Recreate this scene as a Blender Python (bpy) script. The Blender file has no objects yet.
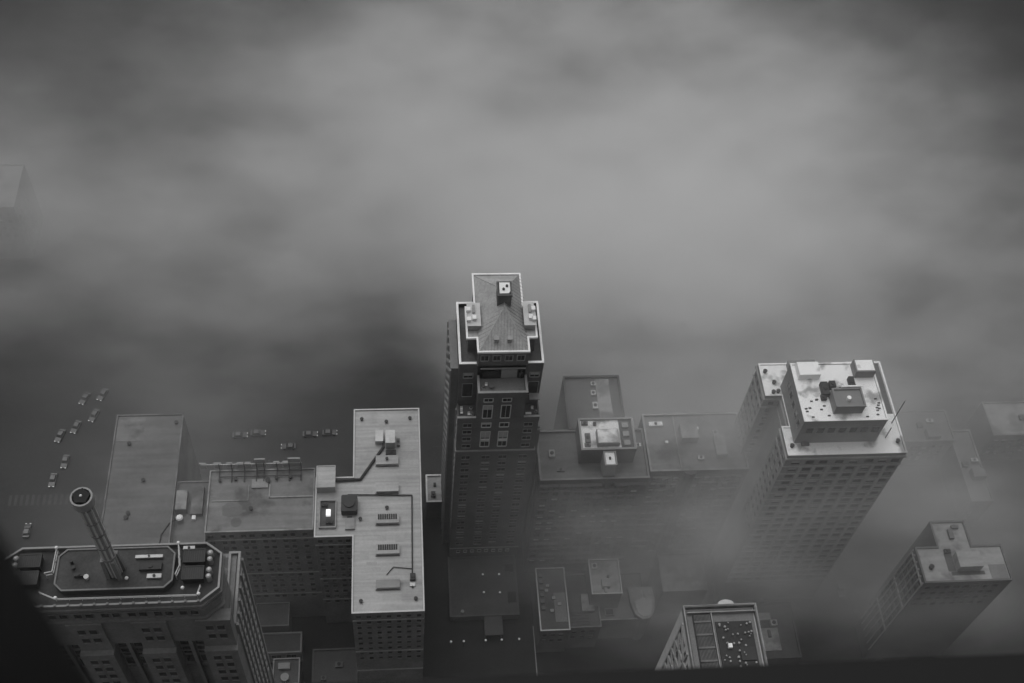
import bpy, math, random
from mathutils import Vector, Matrix
random.seed(7)
sc = bpy.context.scene
COL = sc.collection
R = math.radians

# ------------------------------------------------------------------ materials
def new_mat(name):
    m = bpy.data.materials.new(name); m.use_nodes = True
    nt = m.node_tree
    return m, nt, nt.nodes['Principled BSDF']

def mat(name, v, rough=.85, var=.25, scale=.25, fine=3.0, fvar=.12, seam=None, metal=0., spec=.3, blotch=None):
    """grey surface with large stains, fine mottling and, for roofs, membrane seams"""
    m, nt, b = new_mat(name); N = nt.nodes; L = nt.links
    tc = N.new('ShaderNodeTexCoord')
    def noise(s, det, rgh=.55):
        n = N.new('ShaderNodeTexNoise'); n.inputs['Scale'].default_value = s
        n.inputs['Detail'].default_value = det; n.inputs['Roughness'].default_value = rgh
        L.new(tc.outputs['Object'], n.inputs['Vector']); return n.outputs['Fac']
    def math_(op, a, c):
        n = N.new('ShaderNodeMath'); n.operation = op
        for i, q in enumerate((a, c)):
            if isinstance(q, (int, float)): n.inputs[i].default_value = q
            else: L.new(q, n.inputs[i])
        return n.outputs[0]
    a = math_('MULTIPLY_ADD', noise(scale, 6), 2*var*1.6); a.node.inputs[2].default_value = 1-var*1.6
    f = math_('MULTIPLY_ADD', noise(fine, 3), 2*fvar*1.6); f.node.inputs[2].default_value = 1-fvar*1.6
    k = math_('MULTIPLY', math_('MULTIPLY', a, f), v)
    if seam:
        mp = N.new('ShaderNodeMapping'); mp.inputs['Scale'].default_value = (.05, seam, 0)
        L.new(tc.outputs['Object'], mp.inputs['Vector'])
        n = N.new('ShaderNodeTexNoise'); n.inputs['Scale'].default_value = 1; n.inputs['Detail'].default_value = 4
        L.new(mp.outputs[0], n.inputs['Vector'])
        s = math_('MULTIPLY_ADD', n.outputs['Fac'], .9); s.node.inputs[2].default_value = .55
        k = math_('MULTIPLY', k, s)
    if blotch:
        r_ = N.new('ShaderNodeMapRange'); r_.interpolation_type = 'SMOOTHSTEP'; L.new(noise(blotch[0], 5, .6), r_.inputs[0])
        for i, q in zip((1,2,3,4), blotch[1:]): r_.inputs[i].default_value = q
        k = math_('MULTIPLY', k, r_.outputs[0])
    k = math_('MINIMUM', math_('MAXIMUM', k, .01), .88)
    L.new(k, b.inputs['Base Color'])
    b.inputs['Roughness'].default_value = rough; b.inputs['Metallic'].default_value = metal
    b.inputs['Specular IOR Level'].default_value = spec
    return m

M = dict(
    brick=mat('dark_brick', .12, .9, .3, .2, 2.5, .25),
    brick2=mat('weathered_brick', .12, .9, .25, .1, 1.5, .2),
    lime=mat('limestone', .20, .85, .25, .2, 2., .15),
    stone=mat('pale_stone', .30, .85, .2, .12, 1.5, .12),
    sand=mat('sandy_render', .22, .85, .2, .12, 1.5, .12),
    trim=mat('pale_trim', .55, .7, .15, .4, 4, .1),
    cope=mat('metal_coping', .85, .5, .22, .35, 3, .12),
    roofw=mat('pale_roof_membrane', .39, .8, .16, .09, 1.5, .1, seam=1.1, blotch=(.11, .52, .7, 1., .8)),
    roofm=mat('grey_roof_membrane', .30, .85, .25, .12, 1.2, .12, seam=.6, blotch=(.14, .46, .64, 1., .5)),
    roofn=mat('weathered_roof_felt', .19, .85, .25, .12, 1.2, .12, seam=.6, blotch=(.14, .46, .64, 1., .5)),
    roofo=mat('old_roof_felt', .14, .85, .25, .1, 1.2, .12, seam=.6),
    roofd=mat('dark_roof_gravel', .10, .95, .3, .15, 3, .25),
    roofg=mat('grey_roof_gravel', .19, .95, .3, .15, 3, .2),
    roofs=mat('bright_roof_gravel', .95, .9, .2, .22, 1.6, .14, blotch=(.2, .48, .66, 1., .36)),
    mistbrick=mat('grey_brick', .075, .9, .25, .1, 1.5, .2),
    soot=mat('soot_black_steel', .006, .7, .2, .5, 3, .1),
    soiled=mat('soiled_limestone', .19, .9, .3, .22, 2., .2),
    tanbrick=mat('tan_brick', .2, .9, .35, .15, 1.5, .25),
    patch=mat('patched_membrane', .37, .8, .15, .3, 2, .1),
    roofd2=mat('tarred_deck', .05, .9, .3, .3, 2.5, .2),
    roofh=mat('blackish_roof_gravel', .065, .95, .35, .3, 2.5, .25),  # darkest gravel tone, for the raised tower platform
    slate=mat('slate_roof', .36, .75, .25, .35, 2.2, .25),
    tarp=mat('bright_metal', .82, .45, .08, .5, 3, .05),
    metal=mat('galvanised_metal', .42, .5, .2, .5, 3, .1, metal=.3),
    dark=mat('dark_metal', .035, .6, .2, .5, 3, .1),
    black=mat('blackened_steel', .02, .5, .2, .5, 3, .1),
    dullgrey=mat('dull_grey_finish', .14, .9, .35, .6, 3, .2),  # dull grey for plant and planters, also colours the painted skylight shade strips
    frame=mat('window_frame_paint', .34, .6, .12, .5, 2, .1),
    asphalt=mat('asphalt', .038, .9, .25, .05, 1.2, .15),
    pave=mat('paving_concrete', .035, .9, .2, .1, 1.2, .15),
    paint=mat('road_paint', .052, .7, .2, .6, 3, .1),
    ground=mat('ground_cover', .04, .95, .3, .02, .5, .2),
    sandb=mat('beach_sand', .05, .95, .15, .02, .5, .1),
    carw=mat('white_car_paint', .065, .3, .03, .5, 2, .02, spec=.5),
    card=mat('dark_car_paint', .03, .25, .05, .5, 2, .02, spec=.5),
    carg=mat('grey_car_paint', .055, .3, .05, .5, 2, .02, spec=.5),
    tyre=mat('tyre_rubber', .02, .9),
    cloth=mat('pale_cushion', .7, .8, .05, 1, 4, .05),
)
m, nt, b = new_mat('window_glass')
b.inputs['Base Color'].default_value = (.026, .026, .026, 1); b.inputs['Roughness'].default_value = .25
b.inputs['Specular IOR Level'].default_value = .4
M['glass'] = m
m, nt, b = new_mat('drawn_blind'); b.inputs['Base Color'].default_value = (.35, .35, .35, 1); b.inputs['Roughness'].default_value = .7
M['blind'] = m
m, nt, b = new_mat('lake_water'); b.inputs['Base Color'].default_value = (.012, .012, .012, 1); b.inputs['Roughness'].default_value = .45; b.inputs['Specular IOR Level'].default_value = .2
n = nt.nodes.new('ShaderNodeTexNoise'); n.inputs['Scale'].default_value = .4; n.inputs['Detail'].default_value = 4
tcw = nt.nodes.new('ShaderNodeTexCoord'); nt.links.new(tcw.outputs['Object'], n.inputs['Vector'])
bp = nt.nodes.new('ShaderNodeBump'); bp.inputs['Strength'].default_value = .4
nt.links.new(n.outputs['Fac'], bp.inputs['Height']); nt.links.new(bp.outputs[0], b.inputs['Normal'])
M['water'] = m
def emit(name, s):
    m, nt, b = new_mat(name); b.inputs['Base Color'].default_value = (.8, .8, .8, 1)
    b.inputs['Emission Color'].default_value = (1, 1, 1, 1); b.inputs['Emission Strength'].default_value = s
    return m
M['lamp'] = emit('lamp_globe', .13)
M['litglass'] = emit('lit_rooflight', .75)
M['head'] = emit('headlight_glow', .4)

# ------------------------------------------------------------------ mesh builder
class MB:
    def __init__(s): s.v = []; s.f = []; s.m = []
    def add(s, vs, fs, mi=0):
        o = len(s.v); s.v += [tuple(q) for q in vs]; s.f += [[i+o for i in f] for f in fs]; s.m += [mi]*len(fs); return s
    def box(s, x0, x1, y0, y1, z0, z1, mi=0):
        return s.add([(x0,y0,z0),(x1,y0,z0),(x1,y1,z0),(x0,y1,z0),(x0,y0,z1),(x1,y0,z1),(x1,y1,z1),(x0,y1,z1)],
                     [(3,2,1,0),(4,5,6,7),(0,1,5,4),(1,2,6,5),(2,3,7,6),(3,0,4,7)], mi)
    def prism(s, poly, z0, z1, mi=0, top=None):
        n = len(poly); top = top or poly
        return s.add([(x,y,z0) for x,y in poly]+[(x,y,z1) for x,y in top],
                     [list(range(n))[::-1], list(range(n,2*n))]+[(i,(i+1)%n,n+(i+1)%n,n+i) for i in range(n)], mi)
    def ring(s, poly, w, z0, z1, mi=0):
        n = len(poly); q = offset(poly, -w)
        vs = [(x,y,z0) for x,y in poly]+[(x,y,z1) for x,y in poly]+[(x,y,z1) for x,y in q]+[(x,y,z0) for x,y in q]
        fs = []
        for i in range(n):
            j = (i+1) % n
            fs += [(i,j,n+j,n+i),(n+i,n+j,2*n+j,2*n+i),(2*n+i,2*n+j,3*n+j,3*n+i),(3*n+i,3*n+j,j,i)]
        return s.add(vs, fs, mi)
    def tube(s, p, q, r, r2=None, n=8, mi=0):
        p = Vector(p); q = Vector(q); d = (q-p).normalized(); r2 = r if r2 is None else r2
        a = d.orthogonal().normalized(); c = d.cross(a)
        e = [(math.cos(2*math.pi*i/n), math.sin(2*math.pi*i/n)) for i in range(n)]
        vs = [p+(a*x+c*y)*r for x,y in e]+[q+(a*x+c*y)*r2 for x,y in e]
        return s.add(vs, [list(range(n))[::-1], list(range(n,2*n))]+[(i,(i+1)%n,n+(i+1)%n,n+i) for i in range(n)], mi)
    def bar(s, p, q, w, mi=0): return s.tube(p, q, w*.707, n=4, mi=mi)
    def path(s, pts, r, n=6, mi=0):
        for a, c in zip(pts, pts[1:]): s.tube(a, c, r, n=n, mi=mi)
        return s
    def ball(s, c, r, mi=0, sq=1.):
        vs = [(c[0],c[1],c[2]+r*sq)]; fs = []; k = 8
        for j in range(1, 4):
            t = math.pi*j/4
            for i in range(k):
                u = 2*math.pi*i/k; vs.append((c[0]+r*math.sin(t)*math.cos(u), c[1]+r*math.sin(t)*math.sin(u), c[2]+r*sq*math.cos(t)))
        vs.append((c[0],c[1],c[2]-r*sq))
        for i in range(k):
            i2 = (i+1) % k
            fs += [(0,1+i,1+i2),(1+i,1+k+i,1+k+i2,1+i2),(1+k+i,1+2*k+i,1+2*k+i2,1+k+i2),(1+2*k+i,1+3*k,1+2*k+i2)]
        return s.add(vs, fs, mi)
    def mesh(s, name, mats, off=(0,0,0)):
        me = bpy.data.meshes.new(name)
        me.from_pydata([(x-off[0],y-off[1],z-off[2]) for x,y,z in s.v], [], s.f)
        for q in (mats if isinstance(mats, (list, tuple)) else [mats]): me.materials.append(M[q])
        me.polygons.foreach_set('material_index', s.m); me.update(); return me

def offset(poly, d):
    """outset (+) or inset (-) of a counter-clockwise polygon"""
    n = len(poly); out = []
    for i in range(n):
        p0 = Vector(poly[i-1]); p1 = Vector(poly[i]); p2 = Vector(poly[(i+1) % n])
        e1 = (p1-p0).normalized(); e2 = (p2-p1).normalized()
        n1 = Vector((e1.y,-e1.x)); n2 = Vector((e2.y,-e2.x))
        k = (n1+n2)/(1+n1.dot(n2)); q = p1+k*d; out.append((q.x,q.y))
    return out
def rect(x0, x1, y0, y1): return [(x0,y0),(x1,y0),(x1,y1),(x0,y1)]

# ------------------------------------------------------------------ things
class Thing:
    def __init__(s, name, loc, label, cat, group=None):
        o = bpy.data.objects.new(name, None); COL.objects.link(o); o.location = loc; o.empty_display_size = .5
        o['label'] = label; o['category'] = cat
        if group: o['group'] = group
        s.o = o; s.loc = loc; s.nw = 0; s.cache = {}; s.extra = None
    def part(s, name, mb, mats, parent=None, label=None, stuff=False):
        o = bpy.data.objects.new(name, mb.mesh(name, mats, s.loc)); COL.objects.link(o); o.parent = parent or s.o
        if label: o['label'] = label
        if stuff: o['kind'] = 'stuff'
        return o
    def win(s, face, plane, uz, w, h, style='plain', frame='frame'):
        """windows on a facade facing s, w or e; each is a mesh of its own until a hundred are built"""
        for u, z in uz:
            blind = style != 'dark' and random.random() < .24
            key = (w, h, style, frame, blind)
            if s.nw < 100:
                if key not in s.cache: s.cache[key] = win_mb(w, h, style, blind).mesh('window', [frame, 'glass', 'blind'])
                o = bpy.data.objects.new('window', s.cache[key]); COL.objects.link(o); o.parent = s.o
                p = {'s': (u,plane,z), 'w': (plane,u,z), 'e': (plane,u,z)}[face]
                o.location = [p[i]-s.loc[i] for i in range(3)]
                o.rotation_euler.z = {'s': 0, 'w': -math.pi/2, 'e': math.pi/2}[face]
            else:
                if s.extra is None: s.extra = MB(); s.extram = [frame, 'glass', 'blind']
                q = win_mb(w, h, style, blind)
                if face == 's': vs = [(u+x, plane+y, z+zz) for x,y,zz in q.v]
                elif face == 'w': vs = [(plane+y, u-x, z+zz) for x,y,zz in q.v]
                else: vs = [(plane-y, u+x, z+zz) for x,y,zz in q.v]
                o = len(s.extra.v); s.extra.v += vs; s.extra.f += [[i+o for i in f] for f in q.f]; s.extra.m += q.m
            s.nw += 1
    def done(s):
        if s.extra: s.part('more_windows', s.extra, s.extram, stuff=True)

def win_mb(w, h, style, blind=False):
    q = MB(); a = w/2; c = h/2; t = .1 if style != 'framed' else .22
    q.box(-a, a, -.03, .12, -c, c, 1)
    q.box(-a-t, -a, -.1, .12, -c-t, c+t); q.box(a, a+t, -.1, .12, -c-t, c+t)
    q.box(-a, a, -.1, .12, c, c+t); q.box(-a-.02, a+.02, -.2, .12, -c-t, -c)
    if style in ('plain', 'framed') and w > 1.2: q.box(-.04, .04, -.06, .1, -c, c)
    if style == 'pair': q.box(-.28, .28, -.013, .12, -c, c)
    if blind: q.box(-a+.05, a-.05, -.045, .1, c*random.choice((-.1, .2, .35)), c-.03, 2)
    return q

def roofset(t, poly, z, wall='brick', roof='roofw', par=.9, pw=.35, cope='cope', z0=0., cw=.5, deck=True, lab=None):
    """walls, roof deck, parapet and its coping over a footprint"""
    t.part('wall', MB().prism(poly, z0, z), wall)
    r = t.part('roof', MB().prism(offset(poly, -pw-.02), z-.3, z+.06), roof, label=lab)
    if par:
        p = t.part('parapet', MB().ring(offset(poly, .03), pw, z-.5, z+par), wall)
        t.part('coping', MB().ring(offset(poly, .1), cw, z+par-.02, z+par+.14), cope, parent=p)
    return r

def setting(name, mb, mats, kind='structure', label=None):
    o = bpy.data.objects.new(name, mb.mesh(name, mats)); COL.objects.link(o); o['kind'] = kind
    if label: o['label'] = label
    return o

def unit(t, x, y, z, w, d, h, m='metal', name='air_handler', fan=True):
    q = MB().box(x-w/2, x+w/2, y-d/2, y+d/2, z+.15, z+h)
    q.box(x-w/2+.2, x+w/2-.2, y-d/2+.2, y+d/2-.2, z-.1, z+.16, 1)
    if fan: q.tube((x,y,z+h-.02), (x,y,z+h+.18), min(w,d)*.33, n=12, mi=1)
    return t.part(name, q, [m, 'dark'])
def pipe_vent(t, x, y, z, h=.8, r=.25, m='dark'):
    return t.part('vent_pipe', MB().tube((x,y,z), (x,y,z+h), r).tube((x,y,z+h), (x,y,z+h+.12), r*1.35), m)
# ------------------------------------------------------------------ the setting
def sheet(x0, x1, y0, y1, z): return MB().add([(x0,y0,z),(x1,y0,z),(x1,y1,z),(x0,y1,z)], [(0,1,2,3)])
setting('ground', sheet(-800, 800, -800, 800, 0), 'ground')
def curve_sheet(pts, w, z):
    q = MB(); L_ = []; 
    for i, p in enumerate(pts):
        a = Vector(pts[max(0, i-1)]); c = Vector(pts[min(len(pts)-1, i+1)]); d = (c-a).normalized(); n = Vector((-d.y, d.x))*w/2
        L_ += [(p[0]+n.x, p[1]+n.y, z), (p[0]-n.x, p[1]-n.y, z)]
    return q.add(L_, [(2*i, 2*i+1, 2*i+3, 2*i+2) for i in range(len(pts)-1)])
drive = [(-130+8*i, 193+(-6 if i > 30 else 0)*((i-30)/20)**2) for i in range(56)]
setting('lake_water', MB().add([(-800,262,.004),(-60,258,.004),(0,240,.004),(120,228,.004),(230,196,.004),(800,60,.004),(800,799,.004),(-800,799,.004)], [tuple(range(8))]), 'water')
setting('beach', MB().add([(-300,236,.008),(-60,232,.008),(0,226,.008),(60,222,.008),(60,234,.008),(0,242,.008),(-60,260,.008),(-300,264,.008)], [(0,1,6,7),(1,2,5,6),(2,3,4,5)]), 'sandb')
setting('lakefront_road', curve_sheet(drive, 24, .012), 'asphalt')
setting('avenue_road', sheet(-114, -84, -200, 181, .016), 'asphalt')
setting('avenue_road', MB().add([(-114,205,.016),(-84,205,.016),(-92,245,.016),(-150,262,.016),(-160,244,.016)], [(0,1,2,3,4)]), 'asphalt')
setting('cross_street', sheet(-84, 330, 97, 111, .012), 'asphalt')
mk = MB()
for i in range(60):
    mk.add([(x,y,.022) for x,y in ((-99.2,60+i*2.9-100),(-98.9,60+i*2.9-100),(-98.9,61.5+i*2.9-100),(-99.2,61.5+i*2.9-100))], [(0,1,2,3)])
for i in range(10):
    for q in (-104.5, -93.5): mk.add([(q,100+i*8,.022),(q+.2,100+i*8,.022),(q+.2,104+i*8,.022),(q,104+i*8,.022)], [(0,1,2,3)])
for i in range(18): mk.add([(-113+i*1.6,172.5,.022),(-112.2+i*1.6,172.5,.022),(-112.2+i*1.6,176,.022),(-113+i*1.6,176,.022)], [(0,1,2,3)])
for i in range(34):
    for q in (189, 196.5): mk.add([(-80+i*6,q,.022),(-77+i*6,q,.022),(-77+i*6,q+.2,.022),(-80+i*6,q+.2,.022)], [(0,1,2,3)])
setting('road_markings', mk, 'paint')
pv = MB()
pv.prism(rect(-82, 36.2, 111.3, 178), -.2, .12).prism(rect(37.6, 128, 111.5, 178), -.2, .125).prism(rect(-82, 128, 60, 96.6), -.2, .12)
pv.prism(rect(129, 300, 111.3, 178), -.2, .12).prism(rect(-140, -116, 60, 178), -.2, .12)
setting('pavement', pv, 'pave')
kb = MB()
kb.prism(rect(36.2, 36.45, 111.3, 130), -.2, .17).prism(rect(-82, 36.2, 111.05, 111.3), -.2, .16).prism(rect(37.6, 128, 111.2, 111.5), -.2, .16)
setting('kerb', kb, 'frame')

# ------------------------------------------------------------------ the tower the view is taken from
t = Thing('observation_tower', (0,-20,0), 'dark steel tower with a window ledge and upright mullion close to the camera', 'skyscraper')
t.part('wall', MB().prism(rect(-27,27,-44,1.75), 0, 309.6).prism(rect(-26,26,-43,-.7), 309.6, 343), 'black')
t.part('ledge', MB().box(-26,26,-.7,1.845,309.65,310.0), 'soot')
t.part('mullion', MB().box(-.72,-.416,.42,.6,310.0,342.9), 'black')

# ------------------------------------------------------------------ art deco tower with the beacon mast
t = Thing('art_deco_tower', (-45,84,0), 'dark limestone setback tower with an octagonal top and a beacon mast', 'skyscraper')
OCT = [(-31,78.2),(-28.3,80.5),(-28.3,86.4),(-30.8,88.3),(-59.2,88.3),(-61.7,86.4),(-61.7,80.5),(-59,78.2)]
body = offset(OCT, -.35)
w_ = t.part('wall', MB().prism(body, 124, 139).prism(rect(-62,-28.1,79.3,93.4), 0, 125.5), 'soiled')
t.part('cornice', MB().ring(offset(OCT,.28), 1.4, 138.2, 138.9).ring(offset(OCT,.05), 1.1, 136.9, 137.3).ring(offset(OCT,.1), 1.2, 133.4, 134.0), 'soiled')
t.part('stringcourse', MB().box(-61.9,-28.2,79.15,79.4,118.2,118.6).box(-61.9,-28.2,79.15,79.4,111.4,111.8), 'lime')
pr2 = MB()
for k in range(15):
    x = -58.6+k*1.95; pr2.box(x-.17, x+.17, 78.14, 78.5, 140.0, 140.42)
t.part('parapet_post', pr2, 'lime', stuff=True)
t.part('parapet', MB().ring(OCT, .3, 138.9, 140.0), 'soiled')
t.part('coping', MB().ring(offset(OCT,.04), .3, 140.0, 140.14), 'stone')
t.part('roof', MB().prism(offset(OCT,-.31), 138.6, 139.25), 'roofd2')
bay = MB(); low = MB(); pier = MB()
for cx in (-60,-50,-40,-30):
    bay.box(cx-2.55, cx+2.55, 78.1, 80, 121, 133.2); low.box(cx-2.7, cx+2.7, 77.15, 80, 0, 122.6)
    bay.box(cx-2.75, cx+2.75, 77.9, 79.9, 132.7, 133.37)
for cx in (-55,-45,-35): pier.box(cx-.3, cx+.3, 78.6, 79.6, 60, 132.5)
t.part('window_bay', bay, 'soiled'); t.part('lower_bay', low, 'soiled'); t.part('pier', pier, 'lime')
t.part('side_wing', MB().prism(rect(-28.08,-27.5,80.6,92.9), 0, 125), 'stone')
t.part('wing_roof', MB().box(-61,-29.4,89.2,92.6,125.4,125.6), 'roofd')
t.part('wing_coping', MB().ring([(-27.4,80.4),(-27.4,93.5),(-29.4,93.5),(-29.4,80.4)], .4, 125.45, 126.1), 'stone')
pil = MB()
for y in (80.9,82.9,85.2,87.5,89.8,92.6): pil.box(-27.55, -27.1, y-.25, y+.25, 0, 124.8)
t.part('pilaster', pil, 'stone')
t.win('s', 78.53, [(x+s, 135.6) for x in (-57.4,-53.4,-49.5,-45.4,-41.3,-37.3,-33.4) for s in (-.85,.85)], 1.15, 1.7, 'dark', 'lime')
for cx in (-50,-40,-30): t.win('s', 78.1, [(cx+s, z) for z in (130.2,126.8) for s in (-.9,.9)], 1.2, 1.7, 'dark', 'soiled')
for cx in (-55,-45,-35): t.win('s', 79.28, [(cx+s, z) for z in (130,126.2,122.4,118.6,114.8) for s in (-1.25,1.25)], 1.3, 3.0, 'dark', 'soiled')
for cx in (-50,-40,-30): t.win('s', 77.15, [(cx+s, z) for z in (119.8,116.6,113.4,110.2,107) for s in (-.9,.9)], 1.2, 1.7, 'dark', 'soiled')
t.win('e', -27.5, [(y, 122-3.4*k) for k in range(14) for y in (81.9,84.05,86.35,88.65,91.2)], 1.0, 1.9, 'dark', 'trim')
# top platform, cooling plant, rails
PLAT = [(-36.6,80.4),(-35.4,81.6),(-35.4,86.2),(-36.6,87.4),(-52,87.4),(-53.2,86.2),(-53.2,81.6),(-52,80.4)]
pl = t.part('roof_platform', MB().prism(PLAT, 139.2, 140.7), 'roofh')
t.part('platform_kerb', MB().ring(offset(PLAT,.05), .25, 140.7, 140.95), 'lime', parent=pl)
for x in (-32.4, -57.4):
    for y in (85.6, 82.7):
        c_ = t.part('cooling_unit', MB().box(x-1.55, x+1.55, y-1.0, y+1.0, 139.1, 141.0).ring(rect(x-1.7,x+1.7,y-1.15,y+1.15), .2, 140.6, 141.1, 1), ['black','dark'])
        sl = MB()
        for k in range(9): sl.box(x-1.4+k*.34, x-1.3+k*.34, y-.9, y+.9, 140.95, 141.06)
        t.part('louvre', sl, 'dark', parent=c_)
        for dy in (-.55, .55):
            xx = x+2.4 if x > -40 else x-2.2
            t.part('exhaust_fan', MB().tube((xx,y+dy,139.2), (xx,y+dy,140.9), .42, n=12).tube((xx,y+dy,140.9), (xx,y+dy,141.1), .42, .2, n=12), 'metal')
def rail(t, pts, h=1.0, r=.05, m='trim'):
    q = MB()
    for k in (1, .55): q.path([(x,y,z+h*k) for x,y,z in pts], r)
    for a, c in zip(pts, pts[1:]):
        a = Vector(a); c = Vector(c); n = max(1, int((c-a).length/1.8))
        for i in range(n+1): p = a.lerp(c, i/n); q.tube(p, p+Vector((0,0,h)), r*.9, n=5)
    return t.part('railing', q, m)
rail(t, [(-55.2,80.3,140.1),(-52.6,79.1,140.1),(-31.5,79.0,140.1),(-31.1,80.6,140.1)], .9, .06)
rail(t, [(-35.0,87.6,139.3),(-34.5,83.9,139.3),(-35,82.4,139.3)], 2.0, .09)
rail(t, [(-53.6,87.4,139.3),(-53.7,83.5,139.3),(-54.8,83.3,139.3)], 2.0, .09)
for x, y, z in ((-35,87.7,141.4),(-53.6,87.5,141.4),(-31.2,79.1,141.1),(-52.6,79.2,141.1),(-42.3,82.0,141.3),(-33.9,80.6,140.2)):
    t.part('globe_light', MB().ball((x,y,z), .3), 'tarp')
unit(t, -39.3, 85.6, 140.7, 4.2, .5, .6, 'metal'); unit(t, -38.9, 83.9, 140.7, 3.4, 1.2, .7, 'dark'); unit(t, -38.2, 82.3, 140.7, 2.2, .7, .5, 'metal')
unit(t, -49.5, 82.8, 140.7, 1.6, .5, .7, 'dark'); pipe_vent(t, -51, 85, 140.7, 1); pipe_vent(t, -50.6, 84.1, 140.7, .6); pipe_vent(t, -48.4, 82.4, 140.7, .7, .3, 'trim')
unit(t, -33.5, 87.4, 139.3, 1.8, .6, .9, 'metal')
ms = MB().tube((-44.1,83.2,140.6), (-44.1,83.2,163.4), .82, .98, n=12)
msp = t.part('mast', ms, 'stone')
for z in (146.6,150.5,154.4,158.3,162.3): t.part('mast_band', MB().tube((-44.1,83.2,z), (-44.1,83.2,z+.35), 1.12, n=16), 'lime', parent=msp)
rb = MB()
for k in range(8):
    u = math.pi*k/4+.2; rb.bar((-44.1+.84*math.cos(u),83.2+.84*math.sin(u),140.7), (-44.1+1.0*math.cos(u),83.2+1.0*math.sin(u),163.2), .24)
t.part('mast_fin', rb, 'trim', parent=msp)
bt = MB()
for k in range(4):
    u = math.pi*k/2+.6; c_, s_ = math.cos(u), math.sin(u)
    bt.bar((-44.1+1.3*c_,83.2+1.3*s_,140.7), (-44.1+1.1*c_,83.2+1.1*s_,146.5), .6)
t.part('buttress', bt, 'lime', parent=msp)
circ = [(-44.1+1.55*math.cos(2*math.pi*k/16), 83.2+1.55*math.sin(2*math.pi*k/16)) for k in range(16)]
t.part('mast_crown', MB().ring(circ, .26, 163.4, 165.2).prism(offset(circ,-.3), 162.9, 163.5), 'stone', parent=msp)
star = []
for k in range(10):
    u = math.pi*k/5+.3; r_ = 1.29 if k % 2 == 0 else 1.0; star.append((-44.1+r_*math.cos(u), 83.2+r_*math.sin(u)))
t.part('beacon_well', MB().prism(star, 163.4, 165.4), 'soot', parent=msp)
t.part('beacon_lens', MB().ball((-44.1,83.2,165.5), .2), 'tarp', parent=msp)
t.done()

# ------------------------------------------------------------------ flat roofed hotel
t = Thing('hotel', (-30,142,0), 'broad hotel with pale flat roofed wings beside the slender tower', 'hotel')
WING = [(-11.7,113.2),(5.1,113.2),(5.1,169.4),(-11.7,169.4),(-11.7,149.4),(-20.9,149.4),(-20.9,133.1),(-11.7,133.1)]
roofset(t, WING, 52, 'tanbrick', 'roofw', .3, .3, 'trim', cw=.36)
roofset(t, rect(-47,-21.25,135.2,152.2), 52.0, 'tanbrick', 'roofn', .3, .3, 'roofm', cw=.34)
roofset(t, rect(-71.6,-55.1,124,169.2), 52, 'tanbrick', 'roofo', .25, .3, 'roofn', cw=.34)
roofset(t, rect(-55.0,-47.1,131,150.2), 50.5, 'tanbrick', 'roofo', .25, .3, 'roofn', cw=.34)
t.part('roof_patch', MB().box(-71.2,-64.5,161.5,168.8,51.9,52.11), 'roofn')
t.part('stair_house', MB().prism(rect(-20.6,-16.1,145.4,151.4), 52, 54.6).ring(rect(-20.7,-16.0,145.3,151.5), .25, 54.6, 54.8), 'roofw')
t.part('light_well', MB().prism(rect(-19.8,-15.8,135.4,142.8), 51.9, 52.25).ring(rect(-19.9,-15.7,135.3,142.9), .28, 52, 52.9, 1), ['roofd','roofm'])
t.part('roof_hatch', MB().box(-18.2,-17.1,138.6,140.2,52.2,53.0), 'litglass', label='brightly lit rooflight')
unit(t, -17.4, 137.0, 52.2, 1.6, 1.2, .8, 'dark'); unit(t, -18.6, 141.6, 52.2, 1.5, 1, .9, 'dark')
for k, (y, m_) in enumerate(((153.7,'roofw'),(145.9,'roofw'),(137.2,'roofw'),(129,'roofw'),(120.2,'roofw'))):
    s_ = t.part('skylight', MB().prism(rect(-6.0,-.6,y-1.15,y+1.15), 52, 53.1).prism(rect(-6.12,-.48,y-1.27,y+1.27), 53.1, 53.25), m_); t.part('foot_shade_strip', MB().box(-6.2,-.4,y-1.5,y-1.16,52.0,52.2), 'dullgrey', parent=s_)  # dark strip paints the shade line along the skylight's front foot
    if k in (2,3):
        q = MB()
        for i in range(9): q.box(-5.6+i*.53, -5.22+i*.53, y-.3, y+1.0, 53.24, 53.5)
        t.part('louvre', q, 'dark', parent=s_)
    if k == 4:
        q = MB().add([(-6.1,y-1.2,53.3),(-.5,y-1.2,53.3),(-.5,y+.3,54.2),(-6.1,y+.3,54.2),(-6.1,y+1.2,54.2),(-.5,y+1.2,54.2),(-6.1,y+1.2,53.2),(-.5,y+1.2,53.2)], [(0,1,2,3),(3,2,5,4),(4,5,7,6),(0,3,4,6),(1,7,5,2)])
        t.part('ridge_cover', q, 'roofw', parent=s_)
    if k == 0: pipe_vent(t, -3.3, y, 53.2, .6, .3)
h_ = t.part('air_handler', MB().box(-3.6,-1.2,157.4,161.2,52.5,55.2).box(-3.3,-1.5,157.8,160.9,52,52.5,1), ['metal','dark'])
t.part('air_handler', MB().box(-6.2,-4.2,158.8,162.2,52.3,53.8).box(-5.9,-4.4,159.2,161.9,52,52.3,1), ['metal','dark'])
unit(t, -2.3, 156.2, 52, 2.6, 1.2, .8, 'dark'); unit(t, -.4, 159, 52, .8, 2, 1, 'dullgrey')
t.part('pipe', MB().path([(-4.2,157.5,52.6),(-4.2,159.9,52.6),(-5.8,160.1,52.6)], .32).path([(-4.2,157.8,52.5),(-9.9,148.6,52.5),(-16.8,148.3,52.5)], .36), 'dark')
t.part('pipe', MB().path([(-13,144.4,52.4),(-10.5,144.3,52.4),(2.8,143.8,52.4),(2.5,122.8,52.4)], .17).path([(2.4,124,52.3),(-2,124.6,52.3),(-3.6,122.6,52.3)], .1), 'dark')
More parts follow.
